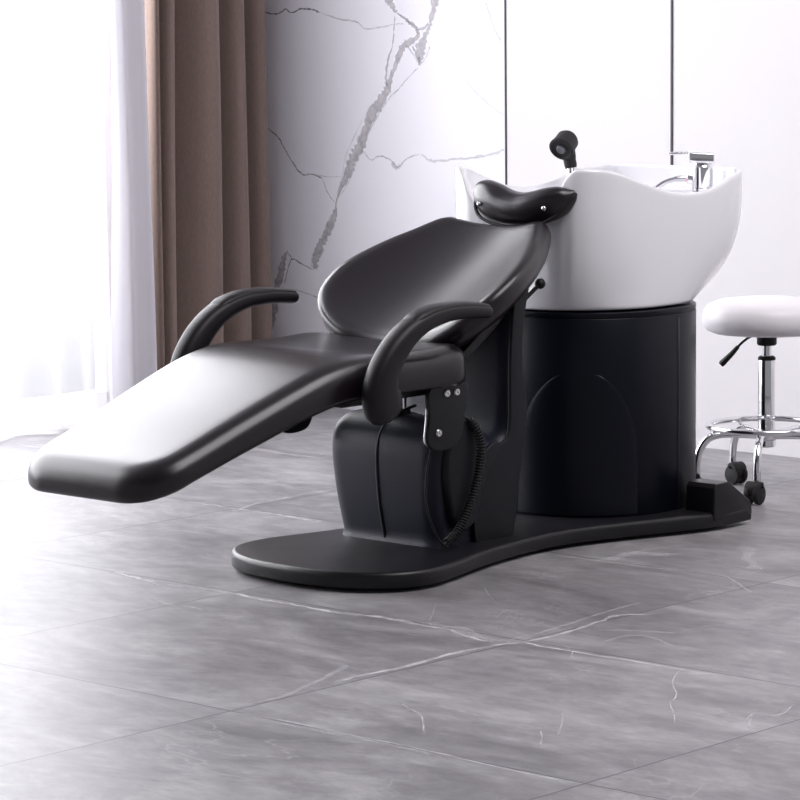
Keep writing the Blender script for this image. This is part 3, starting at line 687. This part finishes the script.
# basin ---------------------------------------------------------------
BX = -.012
half = [(0, -.335, .735), (.065, -.345, .742), (.110, -.354, .762), (.138, -.357, .798), (.156, -.355, .835), (.182, -.347, .854), (.210, -.316, .854), (.232, -.26, .846), (.248, -.17, .817), (.257, -.07, .792), (.257, .02, .788), (.254, .10, .800), (.246, .175, .822), (.225, .235, .832), (.18, .268, .834), (.09, .282, .834)]
full = half + [(0, .285, .834)] + [(-x, y, z) for x, y, z in half[:0:-1]]
rim = cat(full, 4, True); NR = len(rim)
def bowl():
    ls = []
    ctr = (0, -.03)
    bot = []
    for x, y, z in rim:
        a = math.atan2((y - CC[1] - .035), x); k = 2.3; c, s = math.cos(a), math.sin(a)
        bot.append((math.copysign(.251 * abs(c) ** (2 / k), c), CC[1] + .251 * math.copysign(abs(s) ** (2 / k), s)))
    zb = .524
    T = [0, .012, .03, .06, .10, .15, .21, .28, .36, .45, .55, .66, .77, .88, .96]
    for i, t in enumerate(T):
        f = 1 - (1 - t) ** 3.3
        l = []
        for (x, y, z), (bx, by) in zip(rim, bot):
            h = z - .012 - zb
            q = 0 if t > .03 else (1 - math.sqrt(max(0, 1 - (1 - t / .03) ** 2))) * .010
            px, py = bx + (x - bx) * f, by + (y - by) * f
            k = 1 - q / .26
            # faint waist of the side walls
            l.append((BX + px * k, (py - CC[1]) * k + CC[1], zb + h * t))
        ls.append(l)
    r2 = [(p[0], p[1]) for p in rim]
    for d, dz in ((.0, -.009), (.001, -.004), (.0035, -.001), (.0075, 0), (.0115, -.001), (.014, -.004), (.015, -.009), (.016, -.022)):
        o = inset(r2, d); ls.append([(BX + o[i][0], o[i][1], rim[i][2] + dz) for i in range(NR)])
    base = inset(r2, .016)
    def inner(k, deep):
        l = []
        for i in range(NR):
            x, y = base[i]; x2, y2 = x * k, (y + .03) * k - .03
            z0 = rim[i][2] - .022
            deck = min(1, max(0, (y2 - .115) / .05)); deck = deck * deck * (3 - 2 * deck)
            zz = z0 + (.60 - z0) * deep
            zz = zz * (1 - deck) + min(z0, max(zz, .782)) * deck
            l.append((BX + x2, y2, zz))
        return l
    for k, dp in ((.985, .12), (.97, .28), (.95, .45), (.92, .60), (.86, .74), (.78, .84), (.66, .92), (.5, .97), (.3, .99), (.1, 1.0)):
        ls.append(inner(k, dp))
    return loops(ls)
bs = MB().add(*bowl()).build('basin', M['ceramic'], S, subd=1)
MB().add(*lathe([(.028, .603), (.028, .608), (.018, .610), (.0001, .606)], 24, (BX, -.04, 0))).build('drain', M['chrome'], bs)

# neck rest lying in the notch
def neck():
    NP = [(-.168, -.352, .808, .012, .014), (-.160, -.358, .806, .030, .022), (-.140, -.368, .802, .039, .030), (-.10, -.380, .792, .042, .034), (-.05, -.385, .782, .037, .034), (-.005, -.386, .779, .035, .033), (.04, -.383, .783, .036, .032), (.08, -.374, .792, .036, .030), (.112, -.362, .803, .030, .024), (.130, -.352, .812, .018, .014), (.140, -.346, .820, .006, .005)]
    NP = [(x * .88 + .045, y, z - .017, a * 1.08, b * 1.1) for x, y, z, a, b in NP]
    P = cat(NP, 5)
    return tube([(p[0], p[1], p[2]) for p in P], [(p[3], p[4]) for p in P], 24, side=(0, -.35, 1), power=2.4)
nk = MB().add(*neck()).build('neck_rest', M['leather'], S)
pp = [(-.170, -.372, .818), (-.158, -.392, .785), (-.13, -.402, .762), (-.08, -.405, .748), (-.02, -.405, .742), (.04, -.402, .745), (.085, -.395, .757), (.118, -.380, .778), (.142, -.36, .808), (.146, -.35, .822)]
pp = [(x * .88 + .045, y - .002, z - .021) for x, y, z in pp]
MB().add(*tube(cat(pp, 5), .0042, 8)).build('rim_strip', M['rubber'], nk)
for x, y, z in ((-.062, -.416, .772), (.125, -.408, .768)):
    MB().add(*sphere((x, y, z), .0062, 8)).build('stud', M['steel'], nk)

# hand shower in its holder
H0 = Vector((-.190, .078, .782))
sh_ = MB()
sh_.add(*lathe([(.017, -.02), (.017, .004), (.011, .008), (.011, .030), (.014, .032), (.014, .050), (.010, .054)], 20, tuple(H0)))
sh_.add(*box(tuple(H0 + Vector((.012, .012, .040))), (.034, .014, .014), .003, Matrix.Rotation(.6, 4, 'Z')))
hs = sh_.build('shower_holder', M['chrome'], S, angle=40)
hd = (R * -.38 + U * 1.0)  # leans a little to the left as seen across the basin
pd_ = [H0 + Vector((0, 0, .045)), H0 + Vector((-.004, -.004, .075)), H0 + Vector((-.006, -.006, .096))]
hb = MB().add(*tube([tuple(p) for p in cat([tuple(p) for p in pd_], 5)], [.0135] * 2 + [.0155] * 3 + [.017] * 4 + [.018] * 2, 16)).build('hand_shower', M['rubber'], S, angle=40)
HC_ = H0 + Vector((-.008, -.014, .110)); fd = Vector((.16, -.80, -.52)).normalized()
vf = lathe([(.0001, -.030), (.014, -.029), (.022, -.024), (.0285, -.014), (.0290, .012), (.031, .018), (.0320, .026), (.0300, .028), (.026, .028), (.023, .024), (.0001, .024)], 28)
MB().add(*xform(vf, aim(HC_, fd))).build('spray_head', M['rubber'], hb, angle=40)
vf = lathe([(.012, 0), (.012, .004), (.009, .006), (.004, .004), (.0001, .004)], 20)
MB().add(*xform(vf, aim(HC_ + fd * .0245, fd))).build('spray_nozzle', M['wheelgrey'], hb, angle=40)

# mixer tap on the rear deck and its hose
T0 = Vector((.115, .205, .782))
dl = Vector((-.76, -.65, 0)).normalized()          # the lever points towards the bowl
ang = math.atan2(dl.y, dl.x); RZ = Matrix.Rotation(ang, 4, 'Z')
tp = MB().add(*lathe([(.029, -.004), (.029, .003), (.024, .005)], 28, tuple(T0))).add(*xform(lathe([(.0275, 0), (.0275, .050), (.024, .054), (.0235, .060), (.0001, .062)], 28), Matrix.Translation(T0 + Vector((0, 0, .004)))))
tp.add(*box(tuple(T0 + dl * .024 + Vector((0, 0, .024))), (.03, .024, .024), .004, RZ))
ta = tp.build('mixer_tap', M['chrome'], S, angle=40)
lv = MB().add(*box(tuple(T0 + dl * .004 + Vector((0, 0, .077))), (.064, .050, .026), .005, RZ @ Matrix.Rotation(-.03, 4, 'Y')))
lv.add(*box(tuple(T0 + dl * .045 + Vector((0, 0, .0885))), (.075, .026, .006), .002, RZ @ Matrix.Rotation(.05, 4, 'Y')))
lv.build('lever_handle', M['chrome'], ta, angle=40)
c = T0 + dl * .038 + Vector((0, 0, .026))
MB().add(*tube([tuple(c - dl * .004), tuple(c + dl * .002)], .0085, 16)).build('hot_mark', M['red'], ta)
hp = [c, c + dl * .022 + Vector((0, 0, .0)), c + dl * .055 + Vector((0, 0, -.010)), c + dl * .085 + Vector((0, 0, -.034)), c + dl * .105 + Vector((0, 0, -.066)), c + dl * .115 + Vector((0, 0, -.10))]
hpc = cat([tuple(p) for p in hp], 8)
MB().add(*tube(hpc, [.0075 if i < 10 else .006 for i in range(len(hpc))], 12)).build('shower_hose', M['steel'], ta)

# ------------------------------------------------------------------ the stool
sc = (0.1, 0.496)
ST = empty('salon_stool', (sc[0], sc[1], 0), -YAW * 0 + 0.7398)
tag(ST, 'round white padded stool on chrome column with casters by the wall', 'stool')
se = MB().add(*lathe([(.0001, .408), (.10, .408), (.135, .409), (.152, .416), (.1605, .432), (.162, .448), (.158, .466), (.147, .480), (.125, .489), (.08, .495), (.0001, .497)], 56)).build('seat', M['whiteleather'], ST)
MB().add(*lathe([(.050, .402), (.050, .409)], 32)).add(*lathe([(.022, .376), (.025, .380), (.025, .402), (.05, .406)], 32)).build('seat_socket', M['black'], ST, angle=40)
gl = MB().add(*lathe([(.0120, .33), (.0120, .385)], 24)).build('lift_rod', M['chrome'], ST, angle=40)
co = MB().add(*lathe([(.0205, .150), (.0215, .156), (.0215, .342), (.020, .346), (.012, .347)], 28)).build('column', M['chrome'], ST, angle=40)
MB().add(*lathe([(.0222, .339), (.0222, .345), (.018, .349)], 28)).build('collar', M['black'], co, angle=40)
hu = MB().add(*lathe([(.018, .118), (.024, .122), (.024, .136), (.030, .140), (.030, .158), (.026, .162)], 28)).build('hub', M['chrome'], ST, angle=40)
RR = .146
ring = [(RR * math.cos(2 * PI * i / 64), RR * math.sin(2 * PI * i / 64), .172) for i in range(64)]
MB().add(*tube(ring, .0078, 12, closed=True)).build('foot_ring', M['chrome'], ST)
LR = .177
for i in range(5):
    a = math.radians(184 + 72 * i) ; ca, sa = math.cos(a), math.sin(a)
    pth = cat([(.02, .148), (.08, .152), (.120, .151), (.150, .140), (.170, .112), (.177, .080), (.177, .052)], 5)
    l = MB().add(*tube([(r * ca, r * sa, z) for r, z in pth], .0098, 14)).build('leg', M['chrome'], ST)
    # ties to the ring
    MB().add(*tube([(.128 * ca, .128 * sa, .152), (.142 * ca, .142 * sa, .168)], .005, 8)).build('ring_tie', M['chrome'], l)
    sw = math.radians((200, 235, 20, 80, 310)[i]); d = Vector((math.cos(sw), math.sin(sw), 0)); ax = Vector((-d.y, d.x, 0))
    c0 = Vector((LR * ca, LR * sa, 0)) + d * .012
    cs = MB().add(*xform(lathe([(.008, .040), (.008, .056)], 14), Matrix.Translation((LR * ca, LR * sa, 0))))
    body = [(-.020, 0), (-.018, .020), (-.006, .031), (.008, .030), (.014, .022), (.0, .018), (-.008, .004), (-.010, -.006)]
    cs.add(*xform(slab(cat(body, 3, True), -.020, .020, .003), Matrix.Translation(c0 + Vector((0, 0, .026))) @ Matrix(((d.x * -1, 0, ax.x, 0), (d.y * -1, 0, ax.y, 0), (0, 1, 0, 0), (0, 0, 0, 1)))))
    cs = cs.build('caster', M['rubber'], ST, angle=40)
    for s in (-1, 1):
        vf = lathe([(.0001, -.007), (.022, -.007), (.0255, -.004), (.0255, .003), (.023, .006), (.016, .007), (.0001, .0085)], 28)
        MB().add(*xform(vf, aim(c0 + ax * s * .013 + Vector((0, 0, .0257)), ax * s))).build('wheel', M['rubber'] if i != 0 else M['rubber'], cs, angle=40)
lvr = MB().add(*tube(cat([(-.005, .0, .398), (-.035, 0, .400), (-.060, 0, .385), (-.078, 0, .366)], 4), .0032, 8))
A = math.radians(5)
lo = lvr.build('height_lever', M['black'], ST, angle=40)
MB().add(*tube([(-.072, 0, .373), (-.086, 0, .357), (-.112, 0, .331), (-.116, 0, .327)], [(.007, .005), (.010, .006), (.012, .008), (.010, .006)], 12, side=(0, 1, 0), power=3.2)).build('grip', M['rubber'], lo, angle=40)

# ------------------------------------------------------------------ light
sc_ = bpy.context.scene
W = bpy.data.worlds.new('daylight'); sc_.world = W; W.use_nodes = True
nt = W.node_tree; bg = nt.nodes['Background']; bg.inputs['Color'].default_value = (.93, .94, 1.0, 1); bg.inputs['Strength'].default_value = .255
def area(name, loc, rot, sx, sy, power, col=(1, 1, 1)):
    d = bpy.data.lights.new(name, 'AREA'); d.shape = 'RECTANGLE'; d.size = sx; d.size_y = sy; d.energy = power; d.color = col
    o = bpy.data.objects.new(name, d); COL.objects.link(o); o.location = loc; o.rotation_euler = rot; return o
area('window_daylight', (XL - .55, (WY0 + WY1) / 2, 1.93), (0, -PI / 2, 0), 3.0, WY1 - WY0 + .5, 450, (.965, .965, 1.0))
area('added_wall_fill', (2.1, -.4, 3.10), (0, 0, 0), 2.4, 1.8, 85, (1, .97, .99))  # unseen fill light, added to brighten the right of the back wall
v = sc_.view_settings; v.view_transform = 'Standard'; v.look = 'None'; v.gamma = 1; v.exposure = .03; v.use_curve_mapping = False
